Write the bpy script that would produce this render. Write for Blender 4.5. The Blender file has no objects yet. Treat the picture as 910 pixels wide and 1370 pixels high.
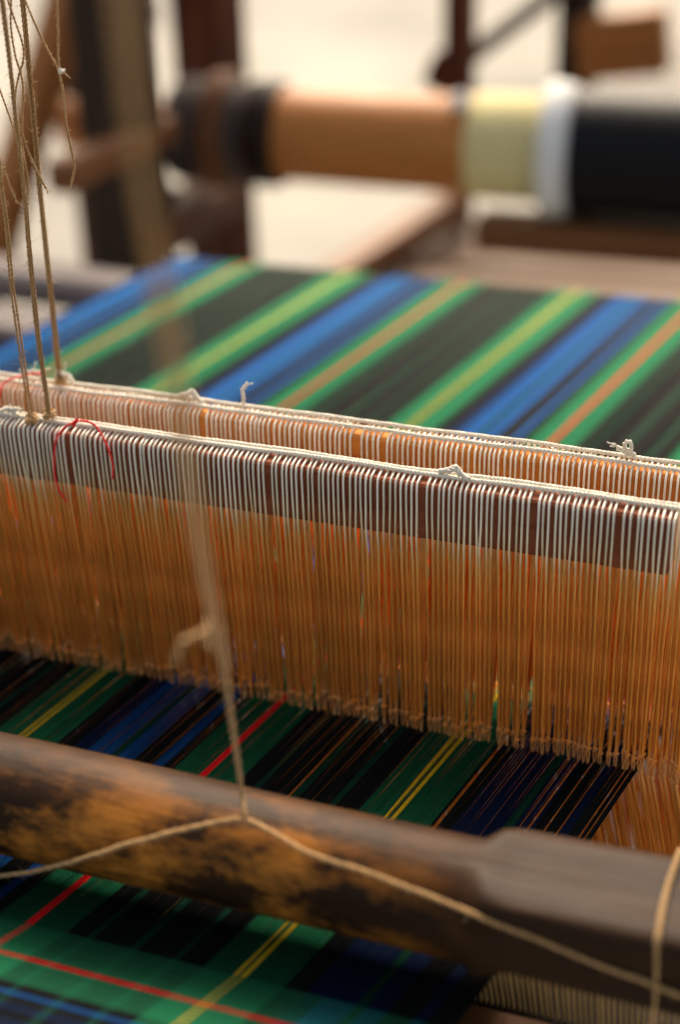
import bpy, math, random
import numpy as np
from mathutils import Matrix, Vector

random.seed(11)
rng = np.random.default_rng(11)
scene = bpy.context.scene
COL = scene.collection

# ------------------------------------------------------------------ camera
cam_data = bpy.data.cameras.new("camera")
cam = bpy.data.objects.new("camera", cam_data)
COL.objects.link(cam)
PITCH, YAW, ROLL = 0.5099382, 0.55580817, -0.02873693
fw = Vector((-math.sin(YAW) * math.cos(PITCH), math.cos(YAW) * math.cos(PITCH), -math.sin(PITCH)))
r0 = Vector((math.cos(YAW), math.sin(YAW), 0.0))
u0 = r0.cross(fw)
right = r0 * math.cos(ROLL) + u0 * math.sin(ROLL)
up = u0 * math.cos(ROLL) - r0 * math.sin(ROLL)
m = Matrix.Identity(4)
for i in range(3):
    m[i][0], m[i][1], m[i][2] = right[i], up[i], -fw[i]
m[0][3], m[1][3], m[2][3] = 0.488576, -0.535333, 0.495009
cam.matrix_world = m
cam_data.sensor_fit = 'VERTICAL'
cam_data.sensor_height = 36.0
cam_data.lens = 2068.17 / 1370.0 * 36.0
cam_data.clip_start, cam_data.clip_end = 0.01, 300.0
cam_data.dof.use_dof = True
cam_data.dof.focus_distance = 0.742
cam_data.dof.aperture_fstop = 3.0
scene.camera = cam

# ------------------------------------------------------------------ light
SUN_EL, SUN_AZ = math.radians(43), math.atan2(-0.42, 0.80)      # light comes from behind the loom
world = bpy.data.worlds.new("World")
scene.world = world
world.use_nodes = True
wn = world.node_tree
bg = wn.nodes["Background"]
sky = wn.nodes.new("ShaderNodeTexSky")
sky.sky_type = 'NISHITA'
sky.sun_disc = False
sky.sun_elevation = SUN_EL
sky.sun_rotation = SUN_AZ
sky.air_density = 0.7
sky.dust_density = 6.0
sky.ozone_density = 1.0
tint = wn.nodes.new("ShaderNodeVectorMath")        # the camera's warm white balance
tint.operation = 'MULTIPLY'
tint.inputs[1].default_value = (1.12, 1.0, 0.78)
wn.links.new(sky.outputs[0], tint.inputs[0])
wn.links.new(tint.outputs[0], bg.inputs[0])
bg.inputs[1].default_value = 0.15
sun_data = bpy.data.lights.new("sun", 'SUN')
sun_data.energy = 1.8
sun_data.angle = math.radians(32)
sun_data.color = (1.0, 0.94, 0.84)
sun = bpy.data.objects.new("sun", sun_data)
COL.objects.link(sun)
sd = Vector((math.sin(SUN_AZ) * math.cos(SUN_EL), math.cos(SUN_AZ) * math.cos(SUN_EL), math.sin(SUN_EL)))
sun.rotation_euler = sd.to_track_quat('Z', 'Y').to_euler()
sun.location = sd * 5
vs = scene.view_settings
vs.view_transform = 'Standard'
vs.look = 'None'
vs.exposure = 1.15
vs.gamma = 1.0
vs.use_curve_mapping = False
scene.render.engine = 'CYCLES'
scene.cycles.use_denoising = True
try:
    scene.cycles.denoiser = 'OPENIMAGEDENOISE'
    scene.cycles.denoising_input_passes = 'RGB_ALBEDO_NORMAL'
except Exception:
    pass
scene.cycles.max_bounces = 8

# ------------------------------------------------------------------ helpers
SK = 0.2068334                       # the shafts stand a little askew to the warp
ANG = math.atan(SK)
CA, SA = math.cos(ANG), math.sin(ANG)


def crom(pts, ds):
    """Catmull-Rom resample of a control polygon with a step of about ds."""
    P = [np.array(q, float) for q in pts]
    P = [2 * P[0] - P[1]] + P + [2 * P[-1] - P[-2]]
    out = []
    for i in range(1, len(P) - 2):
        a, b, c, d = P[i - 1:i + 3]
        n = max(1, int(np.linalg.norm(c - b) / ds))
        for k in range(n):
            t = k / n
            out.append(0.5 * ((2 * b) + (c - a) * t + (2 * a - 5 * b + 4 * c - d) * t * t + (3 * b - a - 3 * c + d) * t ** 3))
    out.append(P[-2])
    return np.array(out)


def frames(path):
    t = np.gradient(path, axis=0)
    t /= np.linalg.norm(t, axis=1)[:, None] + 1e-12
    a = np.array([0, 0, 1.0]) if abs(t[0][2]) < 0.9 else np.array([1.0, 0, 0])
    n = np.cross(t[0], a)
    n /= np.linalg.norm(n)
    N = [n]
    for i in range(1, len(path)):
        n = N[-1] - t[i] * np.dot(N[-1], t[i])
        n /= np.linalg.norm(n) + 1e-12
        N.append(n)
    N = np.array(N)
    return N, np.cross(t, N)


class MB:
    def __init__(self):
        self.v, self.f = [], []
        self.n = 0

    def add(self, verts, faces):
        verts = np.asarray(verts, float).reshape(-1, 3)
        self.v.append(verts)
        self.f.extend([tuple(i + self.n for i in q) for q in faces])
        self.n += len(verts)
        return self

    def tube(self, path, rad, sides=5, cap=True):
        path = np.asarray(path, float)
        N, B = frames(path)
        n = len(path)
        rad = np.broadcast_to(np.asarray(rad, float), (n,))
        ang = np.arange(sides) * 2 * math.pi / sides
        ring = path[:, None, :] + rad[:, None, None] * (np.cos(ang)[None, :, None] * N[:, None, :] + np.sin(ang)[None, :, None] * B[:, None, :])
        f = []
        for i in range(n - 1):
            for k in range(sides):
                k2 = (k + 1) % sides
                f.append((i * sides + k, i * sides + k2, (i + 1) * sides + k2, (i + 1) * sides + k))
        if cap:
            f.append(tuple(range(sides))[::-1])
            f.append(tuple((n - 1) * sides + k for k in range(sides)))
        return self.add(ring.reshape(-1, 3), f)

    def twist(self, path, R, plies=3, pitch=0.006, sides=5, ply_r=None, phase=0.0):
        """A cord of several plies laid round each other along a finely sampled path."""
        path = np.asarray(path, float)
        N, B = frames(path)
        s = np.concatenate([[0], np.cumsum(np.linalg.norm(np.diff(path, axis=0), axis=1))])
        for k in range(plies):
            a = phase + 2 * math.pi * k / plies + 2 * math.pi * s / pitch
            p = path + R * 0.5 * (np.cos(a)[:, None] * N + np.sin(a)[:, None] * B)
            self.tube(p, ply_r or R * 0.56, sides)
        return self

    def box(self, lo, hi, bev=0.0):
        x0, y0, z0 = lo
        x1, y1, z1 = hi
        b = bev
        if b <= 0:
            v = [(x, y, z) for x in (x0, x1) for y in (y0, y1) for z in (z0, z1)]
            return self.add(v, [(0, 1, 3, 2), (4, 6, 7, 5), (0, 4, 5, 1), (2, 3, 7, 6), (0, 2, 6, 4), (1, 5, 7, 3)])
        # long axis x, chamfered section
        sec = [(y0 + b, z0), (y1 - b, z0), (y1, z0 + b), (y1, z1 - b), (y1 - b, z1), (y0 + b, z1), (y0, z1 - b), (y0, z0 + b)]
        xs = [(x0, 0.85), (x0 + b, 1.0), (x1 - b, 1.0), (x1, 0.85)]
        cy, cz = (y0 + y1) / 2, (z0 + z1) / 2
        v = [(x, cy + (y - cy) * s, cz + (z - cz) * s) for x, s in xs for y, z in sec]
        f = []
        for i in range(3):
            for k in range(8):
                k2 = (k + 1) % 8
                f.append((i * 8 + k, (i + 1) * 8 + k, (i + 1) * 8 + k2, i * 8 + k2))
        f.append(tuple(range(8)))
        f.append(tuple(24 + k for k in range(8))[::-1])
        return self.add(v, f)

    def mesh(self, name, mat, smooth=True):
        me = bpy.data.meshes.new(name)
        me.from_pydata(np.concatenate(self.v).tolist(), [], self.f)
        if smooth:
            me.polygons.foreach_set("use_smooth", [True] * len(me.polygons))
        me.materials.append(mat)
        me.update()
        return me

    def build(self, name, mat, parent=None, smooth=True, kind=None, label=None):
        o = bpy.data.objects.new(name, self.mesh(name, mat, smooth))
        COL.objects.link(o)
        if parent is not None:
            o.parent = parent
        if kind:
            o["kind"] = kind
        if label:
            o["label"] = label
        return o


def tag(o, label, cat, group=None, kind=None):
    o["label"], o["category"] = label, cat
    if group:
        o["group"] = group
    if kind:
        o["kind"] = kind
    return o


def empty(name, loc=(0, 0, 0), rz=0.0):
    o = bpy.data.objects.new(name, None)
    COL.objects.link(o)
    o.location = loc
    o.rotation_euler = (0, 0, rz)
    o.empty_display_size = 0.02
    return o


def beam(name, p0, p1, w, d, mat, parent=None, bev=0.006, roll=0.0, wob=0.0):
    """A squared timber from p0 to p1; its local X runs along it so that the grain does too."""
    p0, p1 = Vector(p0), Vector(p1)
    L = (p1 - p0).length
    b = MB()
    b.box((0, -w / 2, -d / 2), (L, w / 2, d / 2), bev)
    o = b.build(name, mat, parent, smooth=False)
    x = (p1 - p0).normalized()
    z = Vector((0, 0, 1)) if abs(x.z) < 0.9 else Vector((0, 1, 0))
    y = z.cross(x).normalized()
    z = x.cross(y)
    M = Matrix.Identity(4)
    for i in range(3):
        M[i][0], M[i][1], M[i][2], M[i][3] = x[i], y[i], z[i], p0[i]
    M = M @ Matrix.Rotation(roll, 4, 'X')
    o.matrix_local = (parent.matrix_basis.inverted() @ M) if parent else M
    return o


# ------------------------------------------------------------------ materials
def new_mat(name):
    mt = bpy.data.materials.new(name)
    mt.use_nodes = True
    nt = mt.node_tree
    return mt, nt, nt.nodes["Principled BSDF"], nt.nodes["Material Output"]


def node(nt, t, **kw):
    n = nt.nodes.new(t)
    for k, v in kw.items():
        setattr(n, k, v)
    return n


def ramp(nt, stops, fac=None):
    n = nt.nodes.new("ShaderNodeValToRGB")
    e = n.color_ramp.elements
    while len(e) < len(stops):
        e.new(0.5)
    for el, (p, c) in zip(e, stops):
        el.position = p
        el.color = (*c, 1) if len(c) == 3 else c
    if fac is not None:
        nt.links.new(fac, n.inputs[0])
    return n


def yarn_mat(name, color, var=0.25, rough=0.75, sheen=0.15, island=True, spec=0.25, tint=None):
    mt, nt, bs, out = new_mat(name)
    if island:
        g = node(nt, "ShaderNodeNewGeometry")
        rnd = g.outputs["Random Per Island"]
    else:
        g = node(nt, "ShaderNodeObjectInfo")
        rnd = g.outputs["Random"]
    mr = node(nt, "ShaderNodeMapRange")
    mr.inputs[3].default_value, mr.inputs[4].default_value = 1 - var, 1 + var
    nt.links.new(rnd, mr.inputs[0])
    tc = node(nt, "ShaderNodeTexCoord")
    no = node(nt, "ShaderNodeTexNoise")
    no.inputs["Scale"].default_value = 900
    no.inputs["Detail"].default_value = 2
    nt.links.new(tc.outputs["Object"], no.inputs[0])
    mr2 = node(nt, "ShaderNodeMapRange")
    mr2.inputs[1].default_value, mr2.inputs[2].default_value = 0.3, 0.7
    mr2.inputs[3].default_value, mr2.inputs[4].default_value = 0.8, 1.2
    nt.links.new(no.outputs[0], mr2.inputs[0])
    mu = node(nt, "ShaderNodeMath", operation='MULTIPLY')
    nt.links.new(mr.outputs[0], mu.inputs[0])
    nt.links.new(mr2.outputs[0], mu.inputs[1])
    mx = node(nt, "ShaderNodeVectorMath", operation='SCALE')
    mx.inputs[0].default_value = color
    nt.links.new(mu.outputs[0], mx.inputs["Scale"])
    nt.links.new(mx.outputs[0], bs.inputs["Base Color"])
    bs.inputs["Roughness"].default_value = rough
    bs.inputs["Sheen Weight"].default_value = sheen
    bs.inputs["Specular IOR Level"].default_value = spec
    if tint:                             # mercerised thread: a coloured gloss along the fibre
        gl = node(nt, "ShaderNodeBsdfGlossy")
        gl.inputs["Color"].default_value = (*tint, 1)
        gl.inputs["Roughness"].default_value = 0.5
        mx_ = node(nt, "ShaderNodeMixShader")
        mx_.inputs[0].default_value = 0.5
        nt.links.new(bs.outputs[0], mx_.inputs[1])
        nt.links.new(gl.outputs[0], mx_.inputs[2])
        nt.links.new(mx_.outputs[0], out.inputs[0])
    return mt


def heddle_mat(name):
    """Cotton heddle cord: cream where it rides over the bar, grading to orange-tan towards the eye."""
    mt, nt, bs, out = new_mat(name)
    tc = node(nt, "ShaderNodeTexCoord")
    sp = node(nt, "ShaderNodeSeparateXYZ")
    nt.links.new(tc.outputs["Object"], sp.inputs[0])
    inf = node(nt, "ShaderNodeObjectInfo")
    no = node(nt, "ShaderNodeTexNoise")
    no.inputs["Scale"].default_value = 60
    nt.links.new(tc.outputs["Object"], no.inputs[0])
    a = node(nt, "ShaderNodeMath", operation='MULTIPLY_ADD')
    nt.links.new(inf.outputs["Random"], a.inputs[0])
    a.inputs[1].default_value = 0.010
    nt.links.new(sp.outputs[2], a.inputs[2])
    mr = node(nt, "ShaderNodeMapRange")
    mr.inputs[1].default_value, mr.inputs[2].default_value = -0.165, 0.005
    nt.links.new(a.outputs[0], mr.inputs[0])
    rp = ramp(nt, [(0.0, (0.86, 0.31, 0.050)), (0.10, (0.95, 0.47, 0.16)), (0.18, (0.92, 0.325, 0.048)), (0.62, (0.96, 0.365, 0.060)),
                   (0.74, (0.94, 0.49, 0.13)), (0.83, (0.93, 0.78, 0.50)), (0.92, (0.95, 0.88, 0.72)), (1.0, (0.95, 0.90, 0.78))], mr.outputs[0])  # colour by height: cream at the top of the loop, orange-tan lower down
    v = node(nt, "ShaderNodeMapRange")
    v.inputs[3].default_value, v.inputs[4].default_value = 0.78, 1.06
    nt.links.new(inf.outputs["Random"], v.inputs[0])
    v2 = node(nt, "ShaderNodeMapRange")
    v2.inputs[1].default_value, v2.inputs[2].default_value = 0.3, 0.7
    v2.inputs[3].default_value, v2.inputs[4].default_value = 0.85, 1.1
    nt.links.new(no.outputs[0], v2.inputs[0])
    mu = node(nt, "ShaderNodeMath", operation='MULTIPLY')
    nt.links.new(v.outputs[0], mu.inputs[0])
    nt.links.new(v2.outputs[0], mu.inputs[1])
    sc = node(nt, "ShaderNodeVectorMath", operation='SCALE')
    nt.links.new(rp.outputs[0], sc.inputs[0])
    nt.links.new(mu.outputs[0], sc.inputs["Scale"])
    nt.links.new(sc.outputs[0], bs.inputs["Base Color"])
    bs.inputs["Roughness"].default_value = 0.85
    bs.inputs["Specular IOR Level"].default_value = 0.08
    tr = node(nt, "ShaderNodeBsdfTranslucent")
    gm_ = node(nt, "ShaderNodeGamma")
    gm_.inputs[1].default_value = 0.75
    nt.links.new(sc.outputs[0], gm_.inputs[0])
    nt.links.new(gm_.outputs[0], tr.inputs[0])
    mix = node(nt, "ShaderNodeMixShader")
    mix.inputs[0].default_value = 0.05
    nt.links.new(bs.outputs[0], mix.inputs[1])
    nt.links.new(tr.outputs[0], mix.inputs[2])
    nt.links.new(mix.outputs[0], out.inputs[0])
    return mt


def wood_mat(name, dark, light, rough=0.55, scale=18.0, stretch=0.12, bump=0.3, spec=0.15, wear=None, wear_amt=0.5, wear_scale=(9, 22, 22), wear_fade=False):
    """Streaky timber, grain along local X; optional worn patches of another colour."""
    mt, nt, bs, out = new_mat(name)
    tc = node(nt, "ShaderNodeTexCoord")
    mp = node(nt, "ShaderNodeMapping")
    mp.inputs["Scale"].default_value = (scale * stretch, scale, scale)
    nt.links.new(tc.outputs["Object"], mp.inputs[0])
    n1 = node(nt, "ShaderNodeTexNoise")
    n1.inputs["Scale"].default_value = 3.0
    n1.inputs["Detail"].default_value = 8
    n1.inputs["Roughness"].default_value = 0.65
    n1.inputs["Distortion"].default_value = 0.4
    nt.links.new(mp.outputs[0], n1.inputs[0])
    rp = ramp(nt, [(0.28, dark), (0.5, tuple((a + b) / 2 for a, b in zip(dark, light))), (0.72, light)], n1.outputs[0])
    col = rp.outputs[0]
    n2 = node(nt, "ShaderNodeTexNoise")
    n2.inputs["Scale"].default_value = 14.0
    n2.inputs["Detail"].default_value = 4
    nt.links.new(mp.outputs[0], n2.inputs[0])
    if wear:
        mp2 = node(nt, "ShaderNodeMapping")
        mp2.inputs["Scale"].default_value = wear_scale
        nt.links.new(tc.outputs["Object"], mp2.inputs[0])
        n3 = node(nt, "ShaderNodeTexNoise")
        n3.inputs["Scale"].default_value = 2.2
        n3.inputs["Detail"].default_value = 9
        n3.inputs["Roughness"].default_value = 0.7
        nt.links.new(mp2.outputs[0], n3.inputs[0])
        k = ramp(nt, [(1 - wear_amt - 0.06, (0, 0, 0)), (1 - wear_amt + 0.10, (1, 1, 1))], n3.outputs[0])
        fac = k.outputs[0]
        if wear_fade:            # rubbed by the weaver's hands: on the near side, up to the squared end
            sx = node(nt, "ShaderNodeSeparateXYZ")
            nt.links.new(tc.outputs["Object"], sx.inputs[0])
            for src, lo, hi in ((sx.outputs[0], 0.27, 0.17), (sx.outputs[2], 0.079, 0.060), (sx.outputs[1], -0.140, -0.174)):
                q = node(nt, "ShaderNodeMapRange", interpolation_type='SMOOTHSTEP')
                q.inputs[1].default_value, q.inputs[2].default_value = lo, hi
                nt.links.new(src, q.inputs[0])
                mm = node(nt, "ShaderNodeMath", operation='MULTIPLY')
                nt.links.new(fac, mm.inputs[0])
                nt.links.new(q.outputs[0], mm.inputs[1])
                fac = mm.outputs[0]
            ge = node(nt, "ShaderNodeNewGeometry")     # arrises rubbed bare
            pr = ramp(nt, [(0.545, (0, 0, 0)), (0.60, (1, 1, 1))], ge.outputs["Pointiness"])
            ma = node(nt, "ShaderNodeMath", operation='MAXIMUM')
            nt.links.new(fac, ma.inputs[0])
            nt.links.new(pr.outputs[0], ma.inputs[1])
            fac = ma.outputs[0]
        mx = node(nt, "ShaderNodeMix", data_type='RGBA')
        nt.links.new(fac, mx.inputs[0])
        nt.links.new(col, mx.inputs[6])
        mx.inputs[7].default_value = (*wear, 1)
        col = mx.outputs[2]
    nt.links.new(col, bs.inputs["Base Color"])
    rr = node(nt, "ShaderNodeMapRange")
    rr.inputs[3].default_value, rr.inputs[4].default_value = rough - 0.1, rough + 0.15
    nt.links.new(n2.outputs[0], rr.inputs[0])
    nt.links.new(rr.outputs[0], bs.inputs["Roughness"])
    bs.inputs["Specular IOR Level"].default_value = spec
    bp = node(nt, "ShaderNodeBump")
    bp.inputs["Strength"].default_value = bump
    bp.inputs["Distance"].default_value = 0.002
    nt.links.new(n1.outputs[0], bp.inputs["Height"])
    nt.links.new(bp.outputs[0], bs.inputs["Normal"])
    return mt


M = {}
M['cord_white'] = yarn_mat("white_cotton_cord", (0.66, 0.61, 0.51), 0.06, 0.8, 0.2)
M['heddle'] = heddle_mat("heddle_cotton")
M['tan_cord'] = yarn_mat("tan_hemp_cord", (0.36, 0.21, 0.08), 0.2, 0.75, 0.2)
M['red_yarn'] = yarn_mat("red_yarn", (0.80, 0.02, 0.02), 0.1, 0.7, 0.1)
M['red'] = yarn_mat("red_warp_yarn", (0.60, 0.010, 0.012), 0.15, 0.8, 0.0, True, 0.05)
M['green'] = yarn_mat("green_warp_yarn", (0.006, 0.046, 0.021), 0.55, 0.5, 0.0, True, 0.05, (0.014, 0.15, 0.070))
M['dark_green'] = yarn_mat("dark_green_warp_yarn", (0.005, 0.034, 0.020), 0.35, 0.5, 0.0, True, 0.05, (0.006, 0.045, 0.026))
M['black'] = yarn_mat("black_warp_yarn", (0.005, 0.006, 0.006), 0.8, 0.5, 0.0, True, 0.03)
M['blue'] = yarn_mat("blue_warp_yarn", (0.005, 0.025, 0.095), 0.5, 0.5, 0.0, True, 0.05, (0.008, 0.078, 0.26))
M['navy'] = yarn_mat("navy_warp_yarn", (0.004, 0.009, 0.030), 0.35, 0.5, 0.0, True, 0.05, (0.006, 0.016, 0.055))
M['yellow'] = yarn_mat("yellow_warp_yarn", (0.50, 0.32, 0.012), 0.15, 0.7, 0.0, True, 0.05)
M['bar_dark'] = wood_mat("dark_red_shaft_wood", (0.13, 0.034, 0.014), (0.28, 0.085, 0.036), 0.7, 30, 0.1)
M['bar_light'] = wood_mat("orange_shaft_wood", (0.40, 0.13, 0.022), (0.62, 0.24, 0.045), 0.7, 30, 0.1)
M['rail'] = wood_mat("worn_rail_wood", (0.008, 0.004, 0.002), (0.046, 0.022, 0.010), 0.46, 16, 0.10, 0.7, 0.085,
                     wear=(0.52, 0.19, 0.026), wear_amt=0.495, wear_scale=(7, 15, 15), wear_fade=True)
M['dark_wood'] = wood_mat("dark_brown_timber", (0.007, 0.004, 0.0025), (0.025, 0.011, 0.006), 0.55, 12, 0.12)
M['red_wood'] = wood_mat("red_brown_timber", (0.032, 0.008, 0.003), (0.10, 0.028, 0.009), 0.5, 12, 0.12)
M['mid_wood'] = wood_mat("brown_timber", (0.09, 0.032, 0.011), (0.20, 0.083, 0.030), 0.5, 12, 0.12)
M['orange_wood'] = wood_mat("orange_timber", (0.21, 0.075, 0.018), (0.35, 0.14, 0.038), 0.45, 12, 0.12)
M['tan_wood'] = wood_mat("pale_tan_timber", (0.13, 0.085, 0.055), (0.21, 0.14, 0.098), 0.6, 10, 0.12)
M['grey_wood'] = wood_mat("weathered_grey_timber", (0.08, 0.07, 0.065), (0.30, 0.26, 0.25), 0.7, 14, 0.1)
M['roller'] = wood_mat("turned_roller_wood", (0.32, 0.110, 0.020), (0.48, 0.19, 0.045), 0.5, 7, 0.2, 0.1, 0.25)
M['sleeve'] = yarn_mat("yellow_paper", (0.60, 0.52, 0.25), 0.05, 0.7, 0.0)
M['collar'] = yarn_mat("white_paper", (0.66, 0.66, 0.64), 0.03, 0.7, 0.0)
M['black_yarn'] = yarn_mat("black_wound_yarn", (0.008, 0.008, 0.009), 0.3, 0.5, 0.0, spec=0.15)
M['rope'] = yarn_mat("grey_brown_rope", (0.075, 0.052, 0.040), 0.35)
M['dent'] = yarn_mat("brass_coloured_cane", (0.30, 0.20, 0.075), 0.2, 0.5, 0.0)

# ground: pale dusty stone paving
gm, nt, bs, out = new_mat("pale_stone_ground")
tc = node(nt, "ShaderNodeTexCoord")
n1 = node(nt, "ShaderNodeTexNoise")
n1.inputs["Scale"].default_value = 0.8
n1.inputs["Detail"].default_value = 10
nt.links.new(tc.outputs["Object"], n1.inputs[0])
rp = ramp(nt, [(0.35, (0.19, 0.183, 0.165)), (0.65, (0.34, 0.322, 0.275))], n1.outputs[0])
nt.links.new(rp.outputs[0], bs.inputs["Base Color"])
bs.inputs["Roughness"].default_value = 0.9
M['ground'] = gm

# ------------------------------------------------------------------ setting
g = MB()
g.add([(-80, -80, -0.75), (80, -80, -0.75), (80, 80, -0.75), (-80, 80, -0.75)], [(0, 1, 2, 3)])
go = g.build("ground", M['ground'], None, False, kind="structure")

# ------------------------------------------------------------------ the loom behind: roller and timbers
e = Vector((1, 0.2630, 0)).normalized()
P1 = Vector((-0.669, 1.203, -0.081))
rollT = empty("yarn_roller", P1, math.atan2(e.y, e.x))
tag(rollT, "long brown wooden roller with yellow, white and black bands across the back", "roller")


def lathe(profile, sides=40):
    b = MB()
    v, f = [], []
    ang = np.arange(sides) * 2 * math.pi / sides
    for x, r in profile:
        for a in ang:
            v.append((x, r * math.cos(a), r * math.sin(a)))
    for i in range(len(profile) - 1):
        for k in range(sides):
            k2 = (k + 1) % sides
            f.append((i * sides + k, (i + 1) * sides + k, (i + 1) * sides + k2, i * sides + k2))
    f.append(tuple(range(sides)))
    f.append(tuple((len(profile) - 1) * sides + k for k in range(sides))[::-1])
    return b.add(v, f)


lathe([(-0.32, 0.034), (-0.20, 0.036), (-0.02, 0.056), (0.0, 0.0610), (0.15, 0.0625), (0.285, 0.0640), (1.3, 0.0640)]).build("wooden_roller", M['roller'], rollT)
lathe([(0.266, 0.0640), (0.272, 0.0675), (0.375, 0.0690), (0.377, 0.0660)]).build("yellow_sleeve", M['sleeve'], rollT)
lathe([(0.362, 0.0680), (0.364, 0.0850), (0.372, 0.0875), (0.398, 0.0830), (0.401, 0.0700)]).build("white_collar", M['collar'], rollT)
prof = [(0.399, 0.067)]
for i in range(150):
    x = 0.402 + i * 0.006
    prof += [(x, 0.0795), (x + 0.003, 0.0808)]
prof.append((1.302, 0.067))
lathe(prof, 48).build("black_yarn_winding", M['black_yarn'], rollT)
hb = MB()
for k, (x, rr, R) in enumerate([(-0.145 + 0.0125 * i, 0.058 + 0.004 * math.sin(i * 1.3), 0.0090) for i in range(9)]):
    a = np.linspace(0, 2 * math.pi, 40)
    hb.tube(np.stack([x + 0.004 * np.sin(a), rr * np.cos(a), rr * np.sin(a)], 1), R, 8, False)
hb.build("rope_binding", M['rope'], rollT)
lathe([(-0.038, 0.055), (-0.036, 0.070), (-0.004, 0.0715), (0.004, 0.0690), (0.006, 0.055)]).build("dark_collar", M['dark_wood'], rollT)
a = np.linspace(0, 2 * math.pi, 40)
hb = MB()
for x in (-0.088, -0.078, -0.068):
    hb.tube(np.stack([x + 0 * a, 0.0745 * np.cos(a), 0.0745 * np.sin(a)], 1), 0.0055, 8, False)
hb.build("tan_lashing", M['mid_wood'], rollT)
pn = MB()
s = np.linspace(0, 1, 6)
pn.tube(np.stack([0.255 + 0 * s, -0.025 - 0.012 * s, 0.056 + 0.02 * s], 1), [0.009, 0.012, 0.013, 0.012, 0.009, 0.004], 10)
pn.build("pale_peg", M['collar'], rollT)

fr = empty("loom_frame", (-0.75, 1.1, -0.75))
tag(fr, "dark brown upright posts and arm holding the left end of the roller", "loom frame")
beam("post", (-0.780, 0.990, -0.75), (-0.762, 0.985, 0.60), 0.085, 0.075, M['dark_wood'], fr, 0.008)
beam("post", (-0.899, 1.368, -0.75), (-0.899, 1.368, 0.62), 0.085, 0.085, M['red_wood'], fr, 0.008)
beam("arm", (-0.716, 0.80, -0.038), (-0.752, 1.06, -0.047), 0.034, 0.040, M['mid_wood'], fr, 0.006)
beam("post", (-1.127, 1.35, -0.75), (-1.127, 1.35, 0.60), 0.06, 0.06, M['red_wood'], fr, 0.006)
beam("foot_rail", (-1.12, 1.30, -0.56), (-0.78, 1.02, -0.56), 0.05, 0.06, M['dark_wood'], fr, 0.006)
beam("brace", (-0.757, 0.97, -0.182), (-0.83, 1.286, -0.206), 0.075, 0.05, M['red_wood'], fr, 0.006)
beam("brace", (-0.787, 0.984, -0.092), (-0.854, 1.243, -0.249), 0.04, 0.05, M['dark_wood'], fr, 0.006)
beam("top_rail", (-1.154, 1.32, -0.013), (-0.808, 1.093, 0.095), 0.05, 0.05, M['red_wood'], fr, 0.006)
st = empty("leaning_strut", (-0.86, 0.60, -0.75))
tag(st, "light brown timber strut leaning behind the hanging tan cords", "strut")
beam("plank", (-0.972, 0.56, -0.75), (-0.952, 1.343, 0.40), 0.046, 0.05, M['orange_wood'], st, 0.006)

fr2 = empty("loom_frame", (-0.6, 1.7, -0.75))
tag(fr2, "brown timber frame with diagonal brace standing beyond the roller", "loom frame")
beam("post", (-0.62, 1.64, -0.75), (-0.62, 1.64, 0.45), 0.040, 0.044, M['red_wood'], fr2, 0.005)
beam("bracket", (-0.66, 1.62, -0.075), (-0.60, 1.63, -0.105), 0.03, 0.06, M['red_wood'], fr2, 0.008)
beam("brace", (-0.625, 1.665, -0.075), (-0.53, 1.95, 0.035), 0.022, 0.026, M['dark_wood'], fr2, 0.004)
beam("top_rail", (-0.66, 1.90, 0.03), (-0.40, 2.03, 0.045), 0.04, 0.05, M['dark_wood'], fr2, 0.005)
beam("post", (-0.585, 2.02, -0.75), (-0.585, 2.02, 0.45), 0.06, 0.06, M['dark_wood'], fr2, 0.006)
beam("cheek_block", (-0.565, 1.985, -0.116), (-0.42, 2.02, -0.094), 0.07, 0.105, M['orange_wood'], fr2, 0.008)
beam("side_rail", (-0.387, 1.243, -0.185), (0.40, 1.450, -0.185), 0.06, 0.045, M['mid_wood'], fr2, 0.006)
beam("diagonal_rail", (-0.62, 1.20, -0.30), (-0.595, 1.60, -0.275), 0.05, 0.04, M['mid_wood'], fr2, 0.005)
beam("cross_rail", (-0.70, 2.10, -0.30), (0.30, 2.36, -0.30), 0.07, 0.06, M['mid_wood'], fr2, 0.006)
beam("side_rail", (-0.80, 1.45, -0.42), (0.50, 1.80, -0.42), 0.06, 0.06, M['red_wood'], fr2, 0.006)

tb = empty("low_bench", (-0.2, 1.75, -0.75))
tag(tb, "low pale tan plank bench behind the far edge of the warp", "bench")
beam("plank", (-0.62, 1.282, -0.335), (0.55, 1.590, -0.335), 0.22, 0.03, M['tan_wood'], tb, 0.004)
beam("plank", (-0.68, 1.517, -0.335), (0.49, 1.825, -0.335), 0.22, 0.03, M['tan_wood'], tb, 0.004)
for (x_, y_) in ((-0.58, 1.31), (-0.63, 1.55), (0.45, 1.58), (0.40, 1.80)):
    beam("leg", (x_, y_, -0.75), (x_, y_, -0.352), 0.05, 0.05, M['dark_wood'], tb)

# warp of the loom beyond, seen as a pale grey sheet of threads
gw = MB()
for k in range(70):
    x0 = -0.56 + k * 0.006
    gw.tube([(x0, 2.12, -0.215), (x0 - 0.02, 3.4, -0.20)], 0.0014, 4, False)
t = gw.build("grey_warp", yarn_mat("pale_grey_yarn", (0.38, 0.35, 0.31), 0.3), None, True)
tag(t, "pale grey sheet of threads stretched away at top behind black yarn", "warp threads")

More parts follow.
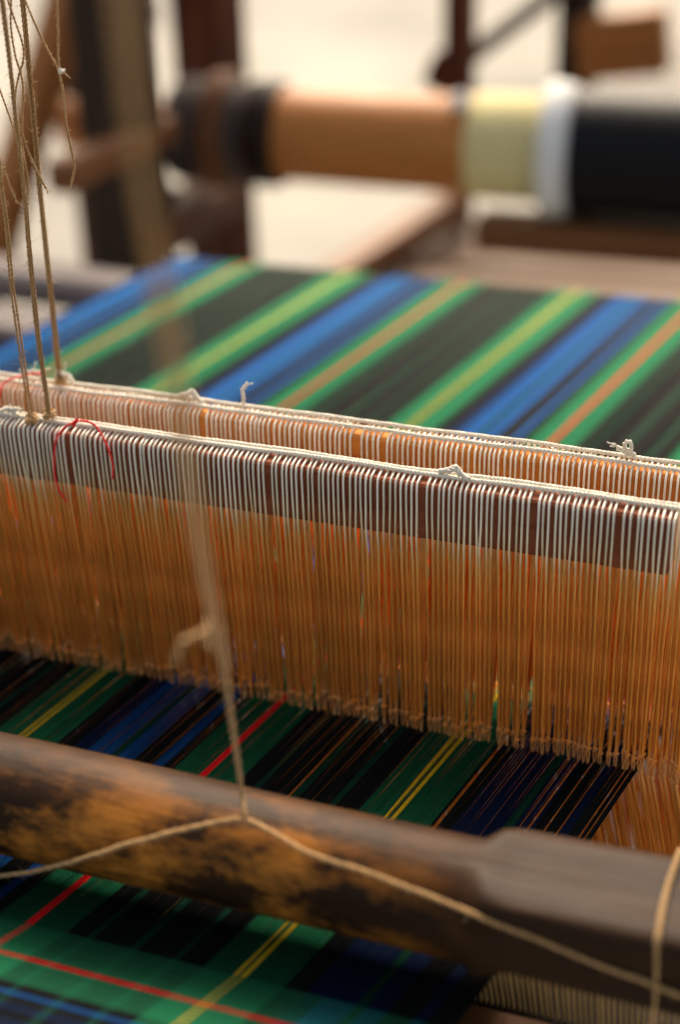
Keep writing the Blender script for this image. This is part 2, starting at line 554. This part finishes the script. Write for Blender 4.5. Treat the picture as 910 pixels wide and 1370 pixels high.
for k, (x, y, z, L, rz, w, h, mt, lab) in enumerate([
        (-0.82, 0.595, -0.090, 0.38, 0.22, 0.05, 0.035, 'grey_wood', "weathered grey batten lying behind the hanging cords, uppermost one"),
        (-0.77, 0.525, -0.110, 0.35, 0.20, 0.06, 0.03, 'grey_wood', "weathered grey batten lying below the uppermost one, left of blue stripe"),
        (-0.72, 0.435, -0.125, 0.33, 0.24, 0.06, 0.03, 'dark_wood', "dark batten lying lowest beside the left edge of the warp")]):
    p = beam("batten", (x, y, z), (x + L * math.cos(rz), y + L * math.sin(rz), z - 0.01), w, h, M[mt], None, 0.005)
    tag(p, lab, "batten", "battens stacked beside the loom")
tr = empty("trestle", (-0.65, 0.6, -0.75))
tag(tr, "dark low trestle carrying the grey battens beside the loom", "trestle")
beam("leg", (-0.75, 0.52, -0.75), (-0.75, 0.52, -0.165), 0.05, 0.05, M['dark_wood'], tr)
beam("leg", (-0.47, 0.58, -0.75), (-0.47, 0.58, -0.165), 0.05, 0.05, M['dark_wood'], tr)
beam("cross_bar", (-0.80, 0.49, -0.160), (-0.42, 0.57, -0.160), 0.20, 0.03, M['dark_wood'], tr)

# ------------------------------------------------------------------ warp
# sett over one repeat of 0.2 m, x from the yellow line; (start, end, colour) in decimetres
SETT = [(-0.032, -0.016, 'yellow'), (-0.016, 0.000, 'green'), (0.000, 0.020, 'yellow'), (0.020, 0.19, 'green'), (0.19, 0.29, 'black'),
        (0.29, 0.37, 'navy'), (0.37, 0.50, 'blue'), (0.50, 0.54, 'dark_green'), (0.54, 0.63, 'blue'), (0.63, 0.74, 'black'), (0.74, 0.79, 'blue'),
        (0.79, 0.855, 'black'), (0.855, 0.998, 'green'), (0.998, 1.034, 'red'), (1.034, 1.195, 'green'), (1.195, 1.286, 'black'),
        (1.286, 1.318, 'dark_green'), (1.318, 1.490, 'black'), (1.490, 1.528, 'dark_green'), (1.528, 1.686, 'black'), (1.686, 1.718, 'dark_green'),
        (1.718, 1.835, 'black'), (1.835, 1.968, 'green')]
GAPS = [(1.470, 1.488), (2.205, 2.226), (2.425, 2.434), (2.562, 2.574), (2.60, 2.614), (2.675, 2.686), (2.735, 2.746), (2.836, 2.850), (2.864, 2.877)]
WP = 0.0052                          # thread pitch, dm


def wz(v):                           # height of the warp along v = y - SK x (m)
    return float(np.interp(v, [-0.40, -0.247, -0.20, -0.15, -0.09, 0.0], [0.045, 0.022, 0.0095, 0.004, 0.0005, 0.0]))


warp = empty("warp", (0, 0.3, -0.02))
tag(warp, "striped green, black and blue warp stretched from the heddles to the back", "warp")
XL, XR = -3.70, 2.90
cname = {'yellow': 'yellow_stripe', 'black': 'black_stripe', 'green': 'green_stripe', 'dark_green': 'dark_green_stripe', 'blue': 'blue_stripe', 'navy': 'navy_stripe', 'red': 'red_stripe'}
for rep in range(-2, 2):
    for (a0, a1, cn) in SETT:
        s0, s1 = a0 + 2 * rep, a1 + 2 * rep
        if cn == 'navy' and s0 > 2:
            pass
        s0, s1 = max(s0, XL), min(s1, XR)
        if s1 - s0 < 0.004:
            continue
        col = cn
        if s0 > 2.78:
            col = 'black'
        if s0 > 2.3 and cn == 'blue':
            col = 'navy'
        mb = MB()
        nth = max(2, int(round((s1 - s0) / WP)))
        for k in range(nth):
            xd = s0 + (k + 0.5) / nth * (s1 - s0)
            x = xd * 0.1
            xg = x                                     # where the heddles draw threads together, a slit opens beside them
            for q0, q1 in GAPS:
                if q0 < xd < q1:
                    xg = (q0 - 0.002 if xd - q0 < q1 - xd else q1 + 0.002) * 0.1
            j = rng.normal(0, 1, 12)
            xj = xg + 0.00006 * j[0]
            zb = 0.0003 * j[1]
            front = [((xg if v > -0.1 else x) + 0.00004 * j[6], v + SK * x, wz(v) + (0.0002 * j[7] if v > -0.19 else 0)) for v in (-0.2015, -0.165, -0.09)]
            mid = [(xj, 0.0 + SK * x, zb + 0.0004 * j[2]), (xj, 0.041 + SK * x, zb + 0.0004 * j[3])]
            yb = 0.665 + 0.243 * x
            rear = [(x, 0.3 + SK * x, 0.0004 * j[4]), (x, yb - 0.03, 0.0), (x, yb - 0.005, -0.003), (x, yb + 0.012, -0.020), (x, yb + 0.012, -0.045), (x, yb - 0.02, -0.30)]
            mb.tube(front + mid + rear, 0.00037, 5, False)
        if mb.n:
            ob = mb.build(cname[col], M[col], warp, kind="stuff")
            ob.matrix_parent_inverse = Matrix.Translation((0, -0.3, 0.02))

# back beam that turns the warp down
bb = MB()
ang2 = math.atan(0.243)
bo = lathe([(-0.349, 0.020), (-0.344, 0.023), (0.36, 0.023), (0.365, 0.020)], 32).build("back_beam", M['mid_wood'], None)
bo.location = (-0.04, 0.665 + 0.243 * -0.04 - 0.016, -0.0262)
bo.rotation_euler = (0, 0, ang2)
tag(bo, "round back beam under the far edge of the striped warp", "beam")

# ------------------------------------------------------------------ woven cloth
cloth = empty("woven_cloth", (0.1, -0.25, 0.0))
tag(cloth, "green, black and blue tartan cloth with thin red and yellow lines below the rail", "cloth")
PINV = Matrix.Translation((-0.1, 0.25, 0.0))


def sett_col(xd):
    q = (xd + 0.032) % 2.0 - 0.032
    for a0, a1, cn in SETT:
        if a0 <= q < a1:
            return cn
    return 'black'


X0, X1 = 0.055, 0.2895
PX, PV = 0.00076, 0.00078
VF = -0.2005
nx = int((X1 - X0) / PX)
nv = 125
WEFT = [(0.0, 0.0240, 'green'), (0.0240, 0.0270, 'red'), (0.0270, 0.0440, 'green'), (0.0440, 0.0485, 'black'), (0.0485, 0.0515, 'blue'), (0.0515, 0.0555, 'black'),
        (0.0555, 0.0600, 'navy'), (0.0600, 0.0640, 'black'), (0.0640, 0.20, 'navy')]


def weft_col(d):
    for a0, a1, cn in WEFT:
        if a0 <= d < a1:
            return cn
    return 'green'


cm = {}
for i in range(nx):                                   # warp yarns of the cloth: 2/2 twill
    x = X0 + (i + 0.5) * PX
    cn = sett_col(x * 10)
    pts, hw = [], PX * 0.5
    vv = VF - np.arange(0, nv + 0.01, 0.5) * PV
    over = np.array([1.0 if ((int(k / 2.0) + i) % 4) < 2 else -1.0 for k in range(len(vv))])
    over = np.convolve(np.pad(over, 1, 'edge'), [0.25, 0.5, 0.25], 'valid')
    z = np.array([wz(v) for v in vv]) + 0.00022 * over
    y = vv + SK * x
    b = cm.setdefault(cn, MB())
    rows = np.stack([np.stack([x - hw + 0 * y, y, z - 0.00018], 1), np.stack([x + 0 * y, y, z + 0.00012], 1), np.stack([x + hw + 0 * y, y, z - 0.00018], 1)], 1)
    n = len(y)
    b.add(rows.reshape(-1, 3), [(k * 3 + q, (k + 1) * 3 + q, (k + 1) * 3 + q + 1, k * 3 + q + 1) for k in range(n - 1) for q in (0, 1)])
for k in range(nv):                                   # weft picks
    v0 = VF - (k + 0.5) * PV
    cn = weft_col(-v0 + VF)
    xs = X0 + np.arange(0, nx + 0.01, 0.5) * PX
    over = np.array([-1.0 if ((k + int(q / 2.0)) % 4) < 2 else 1.0 for q in range(len(xs))])
    over = np.convolve(np.pad(over, 1, 'edge'), [0.25, 0.5, 0.25], 'valid')
    zc = wz(v0)
    z = zc + 0.00022 * over
    b = cm.setdefault(cn, MB())
    hw = PV * 0.5
    y = v0 + SK * xs
    rows = np.stack([np.stack([xs, y - hw, z - 0.00018], 1), np.stack([xs, y, z + 0.00012], 1), np.stack([xs, y + hw, z - 0.00018], 1)], 1)
    n = len(xs)
    b.add(rows.reshape(-1, 3), [(q * 3 + s, q * 3 + s + 1, (q + 1) * 3 + s + 1, (q + 1) * 3 + s) for q in range(n - 1) for s in (0, 1)])
for cn, b in cm.items():
    ob = b.build(cn + "_yarn", M[cn], cloth, kind="stuff")
    ob.matrix_parent_inverse = PINV
b = MB()                                              # the rest of the web, beyond the picture's left edge
pv = np.linspace(VF, VF - nv * PV, 12)
v_, f_ = [], []
for v in pv:
    for x in (-0.37, X0):
        v_.append((x, v + SK * x, wz(v)))
for k in range(len(pv) - 1):
    f_.append((2 * k, 2 * k + 1, 2 * k + 3, 2 * k + 2))
b.add(v_, f_)
ob = b.build("plain_web", M['green'], cloth)
ob.matrix_parent_inverse = PINV

# ------------------------------------------------------------------ heddle shafts
TOPZ = 0.1545


def heddle_mesh(name, yc0, yc1, seed, full):
    """One heddle: a loop over the bar's cords, knotted into an eye, and its lower loop. Origin at the top."""
    rg = np.random.default_rng(seed)
    j = lambda s: float(rg.normal(0, s))
    b = MB()
    R = 0.00050
    f0, f1, f2 = j(.00022), j(.0003), j(.0004)
    eye = -TOPZ + 0.009
    over = [(f1, -0.0074, -0.036), (f0 * 0.7, -0.0078, -0.020), (f0, -0.0077, -0.0082), (f0 * .8, -0.0070, -0.0055), (f0 * .6, -0.0045, -0.0046), (f0 * .4, yc0 - 0.0012, -0.0042),
            (0, yc0, -0.0040), (0, yc1, -0.0040), (j(.0003), yc1 + 0.0012, -0.0042), (j(.0004), 0.0070, -0.0055), (j(.0004), 0.0077, -0.010), (j(.0006), 0.0074, -0.036)]
    b.tube(crom(over, 0.0035), R * 1.22, 5, False)
    for sgn, top in ((-1, over[0]), (1, over[-1])):          # each leg is a doubled yarn whose two plies part below the bar
        for q in ((-1, 0, 1) if (full or sgn > 0) else (0,)):
            w_ = abs(j(.00012)) + 0.00070
            b.tube(crom([(top[0], top[1], top[2] + 0.001), (top[0] * .7 + q * w_ * .5 + j(.0002), sgn * 0.0068, -0.048), (q * w_ + j(.0002), sgn * 0.0048, -0.080), (q * w_ + j(.0002), sgn * 0.0024, eye + 0.035),
                         (q * .0010 + j(.0002), sgn * 0.0013, eye + 0.010), (q * .0003, sgn * 0.0007, eye)], 0.011), R * (1.08 if (q or full) else 1.18), 5, False)
    # eye: knot, ring, knot
    k = crom([(-0.0009, -0.0008, eye + 0.0012), (0.0010, -0.0012, eye + 0.0004), (0.0009, 0.0009, eye - 0.0004), (-0.0009, 0.0007, eye - 0.0010), (-0.0006, -0.0010, eye - 0.0016)], 0.001)
    b.tube(k, 0.00070, 4)
    for s in (-1, 1):
        b.tube(crom([(0.0001 * s, 0, eye), (0.0006 * s, 0.0005 * s, eye - 0.004), (0.0005 * s, -0.0005 * s, eye - 0.0075), (0.0001 * s, 0, eye - 0.0115)], 0.003), 0.00042, 4, False)
    b.tube([(0, 0, eye - 0.0095), (0.0002, -0.0003, eye - 0.0112), (0, 0, eye - 0.0128)], [0.0005, 0.0010, 0.0005], 5)
    # lower loop
    x1 = 0.030 + j(.001)
    for s in (-1, 1):
        for q in (-1, 1):
            o_ = q * (0.0005 + abs(j(.0003)))
            b.tube(crom([(0, 0, eye - 0.012), (x1 * .3 + o_ + j(.0004), 0.0025 * s, -TOPZ - 0.045), (x1 * .75 + o_ + j(.0004), 0.0060 * s, -TOPZ - 0.112), (x1 + o_ * .5, 0.0076 * s, -TOPZ - 0.150)], 0.025), R * 1.1, 4, False)
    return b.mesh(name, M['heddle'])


def shaft(ly, lx0, lx1, barlx1, barmat, yc0, yc1, label, seed, pitch):
    rg = random.Random(seed)
    root = empty("heddle_shaft", (-SA * ly, CA * ly, 0.12), ANG)
    tag(root, label, "heddle shaft", "heddle shafts of the loom")
    inv = 0.12
    b = MB()
    b.box((lx0 - 0.012, -0.0068, 0.1195 - inv), (barlx1, 0.0068, 0.1492 - inv), 0.0012)
    b.build("bar", barmat, root, False)
    b = MB()
    b.box((lx0 + 0.01, -0.0068, -0.150 - inv), (lx1 + 0.04, 0.0068, -0.125 - inv), 0.0012)
    b.build("lower_bar", M['bar_dark'], root, False)
    for q, yc in enumerate((yc0, yc1)):
        n = int((lx1 - lx0 + 0.03) / 0.0009)
        s = np.linspace(lx0 - 0.015, lx1 + 0.015, n)
        path = np.stack([s, yc + 0.0004 * np.sin(s * 41 + seed + q) + 0.0002 * np.sin(s * 173), (0.1519 - inv) + 0.0003 * np.sin(s * 57 + q)], 1)
        MB().twist(path, 0.00115, 3, 0.0058, 5, None, q).build("top_cord", M['cord_white'], root)
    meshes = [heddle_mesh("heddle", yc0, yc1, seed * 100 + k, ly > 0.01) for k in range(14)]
    n = int((lx1 - lx0) / pitch)
    x = lx0
    clump = drop = 0.0
    i = 0
    while x < lx1:
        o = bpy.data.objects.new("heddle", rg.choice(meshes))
        COL.objects.link(o)
        o.parent = root
        o.location = (x, 0, TOPZ - inv + rg.uniform(-.0003, .0003))
        if i % rg.choice((3, 4, 5)) == 0:
            clump = rg.gauss(0, 0.0050)
            drop = rg.gauss(0, 0.012)
        o.rotation_euler = (rg.gauss(0, 0.004), clump + rg.gauss(0, 0.0025), 0)
        o.scale = (1, 1, 1 + drop + rg.gauss(0, 0.010))
        x += pitch * (1 + rg.gauss(0, 0.10)) * (1.7 if rg.random() < 0.02 else 1)
        i += 1
    return root


frontS = shaft(0.0, -0.393, 0.3175, 0.3035, M['bar_dark'], 0.0005, 0.0036, "nearer heddle shaft with dark red bar and white looped heddles", 3, 0.00268)
rearS = shaft(0.0404, -0.393, 0.335, 0.335, M['bar_light'], -0.0022, 0.0052, "farther heddle shaft with orange bar and wide twin white cords", 5, 0.00275)


def world_part(mb, name, mat, root, **kw):
    """Geometry given in world coordinates, parented to a root that carries its own transform."""
    o = mb.build(name, mat, root, **kw)
    o.matrix_parent_inverse = root.matrix_basis.inverted()
    return o


def tuft(p, root, kind):
    b = MB()
    p = np.array(p)
    if kind == 'curl':        # an upright knotted end
        b.twist(crom([p, p + [0.0005, 0, .005], p + [0.0002, 0, .009], p + [0.003, 0, .0125]], 0.0005), 0.0011, 2, 0.005)
        for k in range(5):
            q = p + [0.003, 0, .0125]
            b.tube([q, q + rng.normal(0, .0012, 3) + [0.001, 0, 0.0012]], 0.0004, 4)
    elif kind == 'bow':
        for d in ((-0.0045, 0, 0.0018), (0.0015, 0, 0.0068), (0.0042, 0, 0.0008)):
            d = np.array(d)
            b.twist(crom([p, p + d * .5 + [-.0016, 0, .0018], p + d, p + d * .6 + [.0018, 0, -.0004], p], 0.0006), 0.0011, 2, 0.004)
        for k in range(6):
            b.tube([p + [-.005, 0, .003], p + [-.007, 0, .004] + rng.normal(0, .0012, 3)], 0.00035, 4)
    elif kind == 'lump':
        b.twist(crom([p + [-.009, 0, 0], p + [-.004, 0, .002], p + [0, 0, .0045], p + [.003, 0, .0015], p + [.007, 0, -.0005]], 0.0006), 0.0013, 3, 0.005)
        b.twist(crom([p + [-.004, -.001, .001], p + [0, -.001, .0038], p + [.003, -.001, .001]], 0.0006), 0.0012, 2, 0.005)
    else:                     # frayed
        for k in range(12):
            d = rng.normal(0, 1, 3) * [.005, .002, .0022] + [0.004, 0, 0.003]
            b.tube(crom([p, p + d * .5 + [0, 0, .001], p + d], 0.0015), 0.00045, 4)
        b.twist(crom([p + [-.006, 0, -.0005], p + [0, 0, .0025], p + [.006, 0, -.0005]], 0.0006), 0.0013, 2, 0.005)
    return world_part(b, "cord_knot", M['cord_white'], root)


tuft((0.0639, 0.0562, 0.1535), rearS, 'curl')
tuft((0.2584, 0.0964, 0.1545), rearS, 'bow')
tuft((0.0357, 0.0504, 0.1535), rearS, 'lump')
tuft((-0.0381, 0.0351, 0.1560), rearS, 'fray')
tuft((-0.056, 0.0314, 0.1550), rearS, 'fray')
tuft((0.1958, 0.0405, 0.1530), frontS, 'lump')
tuft((-0.0400, -0.0076, 0.1530), frontS, 'fray')

# red ties
rt = MB()
rt.twist(crom([(0.0035, -0.0066, 0.1568), (0.0062, -0.0087, 0.1589), (-0.0007, -0.0102, 0.1543), (-0.0058, -0.0112, 0.1472), (-0.0082, -0.0117, 0.1373), (-0.0087, -0.0125, 0.1264), (-0.0073, -0.0125, 0.1179), (-0.0036, -0.0117, 0.1118)], 0.0006), 0.00062, 2, 0.004)
rt.twist(crom([(0.004, -0.0087, 0.1572), (0.0062, -0.0087, 0.1589), (0.0125, -0.0084, 0.1606), (0.0176, -0.0073, 0.1588), (0.0211, -0.0066, 0.1535), (0.0241, -0.0065, 0.1464), (0.0257, -0.0062, 0.1382), (0.0243, -0.0060, 0.1294)], 0.0006), 0.00062, 2, 0.004)
rt.twist(crom([(0.0040, -0.0085, 0.1568), (0.0062, -0.0098, 0.1592), (0.0078, -0.0088, 0.1605), (0.0058, -0.0078, 0.1580), (0.0050, -0.0095, 0.1560)], 0.0005), 0.0007, 2, 0.004)
t = rt.build("red_yarn_tie", M['red_yarn'])
tag(t, "red yarn knotted over the nearer heddle shaft with two loose ends", "yarn tie")
rt = MB()
rt.twist(crom([(-0.0760, 0.0160, 0.1300), (-0.0732, 0.0168, 0.1361), (-0.0689, 0.0177, 0.1501), (-0.0646, 0.0186, 0.1551), (-0.0588, 0.0198, 0.1580), (-0.0505, 0.0260, 0.1595), (-0.049, 0.033, 0.156)], 0.0006), 0.00062, 2, 0.004)
t = rt.build("red_yarn_tie", M['red_yarn'])
tag(t, "red yarn looped over the farther heddle shaft by the white frayed knot", "yarn tie")


# ------------------------------------------------------------------ cords the shafts hang from
def fuzz(b, path, n, L=0.0024):
    for k in range(n):
        i = random.randrange(1, len(path) - 1)
        d = rng.normal(0, 1, 3)
        d /= np.linalg.norm(d)
        d2 = d + rng.normal(0, .5, 3)
        p = path[i]
        b.tube([p + d * 0.0006, p + d * (0.0008 + L * 0.5), p + d * 0.0008 + d2 * L * 0.8], [0.00012, 0.00009, 0.00006], 3, False)


def hang(name, pts, strands, label, spread=0.0009, R=0.0007):
    root = empty(name, tuple(pts[0]))
    tag(root, label, "cord", "cords the heddle shafts hang from")
    base = crom(pts, 0.0008)
    s = np.linspace(0, 1, len(base))
    fz = MB()
    for k in range(strands):
        a = 2 * math.pi * k / strands + 0.6
        w = spread * (0.85 + 0.35 * np.sin(s * (5 + k) + k))
        off = np.stack([w * np.cos(a + 1.2 * s), w * 0.6 * np.sin(a + 1.2 * s), 0 * s], 1)
        b = MB()
        b.twist(base + off, R, 2, 0.0048, 5, None, k)
        world_part(b, "strand", M['tan_cord'], root)
        fuzz(fz, base + off, 90)
    world_part(fz, "fibres", M['tan_cord'], root, kind="stuff")
    k = MB()
    p = np.array(pts[0])
    k.twist(crom([p + [-.0022, -.001, -.001], p + [.001, -.003, .0008], p + [.0026, 0, -.001], p + [0, .003, .001], p + [-.0024, .0005, .0012], p + [0, -.0028, -.0014], p + [.0022, 0, .0018]], 0.0006), 0.0014, 2, 0.005)
    world_part(k, "knot", M['tan_cord'], root)
    return root


A = [(-0.0243, -0.0078, 0.1529), (-0.0256, -0.0073, 0.1983), (-0.0258, -0.0073, 0.226), (-0.0242, -0.007, 0.2567), (-0.0241, -0.007, 0.2787), (-0.0214, -0.0064, 0.328), (-0.0190, -0.006, 0.375)]
B = [(-0.0159, -0.0033, 0.1556), (-0.0166, -0.0034, 0.1986), (-0.0152, -0.0031, 0.2456), (-0.0141, -0.0029, 0.2681), (-0.0131, -0.0027, 0.3109), (-0.0126, -0.0026, 0.3415), (-0.0124, -0.0026, 0.378)]
C = [(-0.0406, 0.0346, 0.1546), (-0.0402, 0.0347, 0.1926), (-0.0395, 0.0348, 0.2377), (-0.038, 0.0351, 0.2804), (-0.0366, 0.0354, 0.321), (-0.0345, 0.0358, 0.372)]
ha = hang("harness_cord", A, 2, "leftmost tan cord, knotted round the nearer heddle shaft")
w = MB()
w.twist(crom([(-0.0243, -0.0085, 0.1529), (-0.0255, -0.0090, 0.146), (-0.0268, -0.0095, 0.135), (-0.0282, -0.0090, 0.118), (-0.0282, 0.0, 0.1165)], 0.0008), 0.0012, 3, 0.006)
world_part(w, "wrapped_end", M['tan_cord'], ha)
hang("harness_cord", B, 3, "middle tan cord, ending in a round knot on the nearer heddle shaft")
hang("harness_cord", C, 4, "thickest tan cord, tied to the farther heddle shaft beside frayed white knot", 0.0012)

LOOSE = [
    ([(-0.0005, 0.0199, 0.372), (-0.0005, 0.0199, 0.3581), (-0.0015, 0.0197, 0.3448), (-0.0032, 0.0193, 0.3277), (-0.0024, 0.0195, 0.3156), (-0.0026, 0.0195, 0.3015), (-0.0012, 0.0197, 0.2873), (-0.0009, 0.0198, 0.2800), (-0.0035, 0.0193, 0.2721)],
     "long loose tan yarn end hanging apart from the cords", 0.0007),
    ([(-0.0185, 0.0166, 0.365), (-0.0165, 0.0166, 0.3574), (-0.0132, 0.0173, 0.3482), (-0.0089, 0.0182, 0.3377), (-0.0043, 0.0191, 0.3283), (-0.0001, 0.0195, 0.3251)],
     "slanting tan yarn reaching a pale tied end beside the long loose yarn", 0.0006),
    ([(-0.0238, 0.0151, 0.368), (-0.0238, 0.0151, 0.3571), (-0.0255, 0.0147, 0.3453), (-0.0251, 0.0148, 0.3317), (-0.0232, 0.0152, 0.3231), (-0.0233, 0.0152, 0.3144), (-0.0258, 0.0147, 0.3018), (-0.0274, 0.0143, 0.2872), (-0.0267, 0.0145, 0.2725), (-0.0287, 0.0141, 0.2603)],
     "wavy tan yarn end dangling between the two thicker cords", 0.0006),
    ([(-0.0266, 0.0145, 0.362), (-0.0229, 0.0153, 0.3471), (-0.0205, 0.0158, 0.3371), (-0.0211, 0.0156, 0.3302), (-0.0244, 0.0150, 0.3231), (-0.0276, 0.0143, 0.3141), (-0.0289, 0.0140, 0.3051), (-0.0270, 0.0144, 0.2963), (-0.0239, 0.0151, 0.2838), (-0.0203, 0.0158, 0.2748), (-0.0175, 0.0164, 0.2687)],
     "crossing tan yarn that ends in a frayed tip over the thickest cord", 0.0006),
    ([(-0.0380, 0.0127, 0.3230), (-0.0355, 0.0127, 0.3147), (-0.0329, 0.0132, 0.3049), (-0.0305, 0.0137, 0.2942), (-0.0290, 0.0139, 0.2850)],
     "short tan yarn slanting in from the left edge, upper one", 0.0005),
    ([(-0.0425, 0.0116, 0.290), (-0.0405, 0.0116, 0.2807), (-0.0383, 0.0121, 0.2734), (-0.0365, 0.0124, 0.2660), (-0.0347, 0.0128, 0.2613)],
     "short tan yarn slanting in from the left edge, lower one", 0.0005)]
for pts, lab, R in LOOSE:
    b = MB()
    p = crom(pts, 0.0007)
    b.twist(p, R, 2, 0.0042)
    fuzz(b, p, 40, 0.0012)
    for k in range(5):
        q = p[-1]
        b.tube([q, q + rng.normal(0, .0009, 3) + (p[-1] - p[-4]) * 0.8], 0.0002, 3)
    o = b.build("loose_yarn", M['tan_cord'])
    tag(o, lab, "yarn", "loose yarn ends by the cords")
b = MB()
q = np.array((-0.0022, 0.0190, 0.3262))
for k in range(9):
    b.tube(crom([q + [-.0012, 0, .001], q + rng.normal(0, .0006, 3), q + [0.0020, 0, 0] + rng.normal(0, .0006, 3)], 0.0008), 0.0004, 4)
o = b.build("pale_yarn_tip", M['cord_white'])
tag(o, "pale frayed tip where two loose tan yarns are tied", "yarn")

# ------------------------------------------------------------------ beater: rail, reed, lower beam
beater = empty("beater", (0, 0, 0), ANG)
tag(beater, "beater with worn rounded wooden hand rail across the front and reed below", "beater")
LYC = -0.1625                        # local y of the rail's axis
sides = 48
prof_x = np.concatenate([np.linspace(-0.42, 0.23, 66), np.linspace(0.234, 0.30, 24), np.linspace(0.305, 0.43, 14)])
v_, f_ = [], []
for x in prof_x:
    t = np.clip((x - 0.254) / (0.276 - 0.254), 0, 1)
    t = t * t * (3 - 2 * t)
    ex = 2.2 + t * 14.0
    hy = 0.0250 + 0.0006 * math.sin(x * 23) + 0.0006 * t
    hz = 0.0250 + 0.0007 * math.sin(x * 17 + 1) - 0.0072 * t
    cy = LYC + 0.0006 * math.sin(x * 11)
    cz = 0.0480 + 0.0008 * math.sin(x * 13 + 2) + 0.0058 * t
    for k in range(sides):
        a = 2 * math.pi * k / sides + 0.065
        c_, s_ = math.cos(a), math.sin(a)
        rr = (abs(c_) ** ex + abs(s_) ** ex) ** (-1 / ex)
        v_.append((x, cy + hy * rr * c_, cz + hz * rr * s_))
n = len(prof_x)
for i in range(n - 1):
    for k in range(sides):
        k2 = (k + 1) % sides
        f_.append((i * sides + k, (i + 1) * sides + k, (i + 1) * sides + k2, i * sides + k2))
f_.append(tuple(range(sides)))
f_.append(tuple((n - 1) * sides + k for k in range(sides))[::-1])
MB().add(v_, f_).build("hand_rail", M['rail'], beater)
rd = MB()
x = -0.395
while x < 0.42:
    d = random.gauss(0, 0.00012)
    z0, z1 = 0.024, -0.060
    y0, y1 = LYC + 0.004, LYC + 0.004 + 0.36 * (z0 - z1)
    hw, hd = 0.00042, 0.0012
    vv = [(x + d + sx * hw, yy + sy * hd, zz) for (yy, zz) in ((y0, z0), (y1, z1)) for sx in (-1, 1) for sy in (-1, 1)]
    rd.add(vv, [(0, 1, 3, 2), (4, 6, 7, 5), (0, 4, 5, 1), (2, 3, 7, 6), (0, 2, 6, 4), (1, 5, 7, 3)])
    x += 0.0025
rd.build("reed_dents", M['dent'], beater, False, kind="stuff")
b = MB()
b.box((-0.41, LYC + 0.006, -0.105), (0.43, LYC + 0.050, -0.036), 0.004)
lb = b.build("lower_beam", M['dark_wood'], beater, False)
b = MB()
b.box((0.238, LYC - 0.055, -0.075), (0.292, LYC + 0.003, -0.012), 0.003)
b.build("wedge_block", M['mid_wood'], beater, False)

# ------------------------------------------------------------------ cords on the beater
D = [(0.1928, -0.1398, 0.0778), (0.1873, -0.1337, 0.0883), (0.1967, -0.1486, 0.1285), (0.2083, -0.1668, 0.1719), (0.2206, -0.1878, 0.2105), (0.2418, -0.2198, 0.2648), (0.2598, -0.2458, 0.3106), (0.2735, -0.266, 0.349), (0.2795, -0.276, 0.3793), (0.2778, -0.2762, 0.4011), (0.2745, -0.273, 0.4193), (0.2703, -0.2689, 0.4397)]
dr = empty("hanging_cord", D[0])
tag(dr, "blurred tan cord hanging in front of the heddles down to the rail", "cord")
pth = crom(D, 0.0009)
world_part(MB().twist(pth, 0.0011, 3, 0.007), "strand", M['tan_cord'], dr)
pk = crom([(x + 0.0020 + 0.0012 * math.sin(z * 60), y + 0.001, z) for x, y, z in D[3:]], 0.0009)
world_part(MB().twist(pk, 0.0009, 2, 0.006), "strand", M['tan_cord'], dr)
world_part(MB().twist(crom([(0.2174, -0.1825, 0.2009), (0.2187, -0.1857, 0.2051), (0.2172, -0.1926, 0.2062), (0.2164, -0.1994, 0.2069), (0.2163, -0.203, 0.2015)], 0.0009), 0.0012, 2, 0.006), "tail", M['tan_cord'], dr)
kn = MB()
p = np.array((0.2168, -0.1825, 0.2016))
kn.twist(crom([p + [-.002, -.001, .004], p + [.002, -.002, .002], p + [.002, .002, -.001], p + [-.002, .001, -.003], p + [-.001, -.002, -.005], p + [.002, 0, -.006]], 0.0008), 0.0014, 2, 0.006)
world_part(kn, "knot", M['tan_cord'], dr)

SV = [(0.0480, -0.1870, 0.0140), (0.0708, -0.1824, 0.0216), (0.0868, -0.179, 0.0297), (0.1175, -0.1727, 0.0444), (0.1472, -0.1666, 0.0633), (0.1640, -0.1590, 0.0705), (0.1790, -0.1490, 0.0750),
      (0.1930, -0.1400, 0.0772), (0.2070, -0.1412, 0.0768), (0.2266, -0.1435, 0.0762), (0.2524, -0.1385, 0.0728), (0.2949, -0.1310, 0.0650), (0.3301, -0.1250, 0.0580), (0.3718, -0.1175, 0.0505), (0.3950, -0.1135, 0.0470)]


def kink(p, a):
    t_ = np.arange(len(p)) * 0.0009
    return p + a * np.stack([np.sin(t_ * 140) + .5 * np.sin(t_ * 310 + 1), np.sin(t_ * 170 + 2), np.sin(t_ * 120 + 4) + .5 * np.sin(t_ * 290)], 1)


b = MB()
p = kink(crom(SV, 0.0009), 0.0002)
b.twist(p, 0.00105, 3, 0.006)
fuzz(b, p, 200)
o = b.build("rail_string", M['tan_cord'])
tag(o, "tan string drawn along the front of the rail and lifted by the hanging cord", "string")
Kp = [(0.350, -0.0600, 0.0500), (0.3525, -0.0655, 0.0722), (0.3560, -0.0900, 0.0735), (0.3600, -0.1080, 0.0738), (0.3622, -0.1165, 0.0710), (0.3632, -0.1172, 0.0600), (0.3640, -0.1170, 0.0400), (0.3640, -0.1165, 0.0200), (0.364, -0.105, 0.0180)]
o = MB().twist(crom(Kp, 0.0009), 0.0012, 3, 0.006).build("string_loop", M['tan_cord'])
tag(o, "pale string loop wrapped round the square end of the rail", "string")
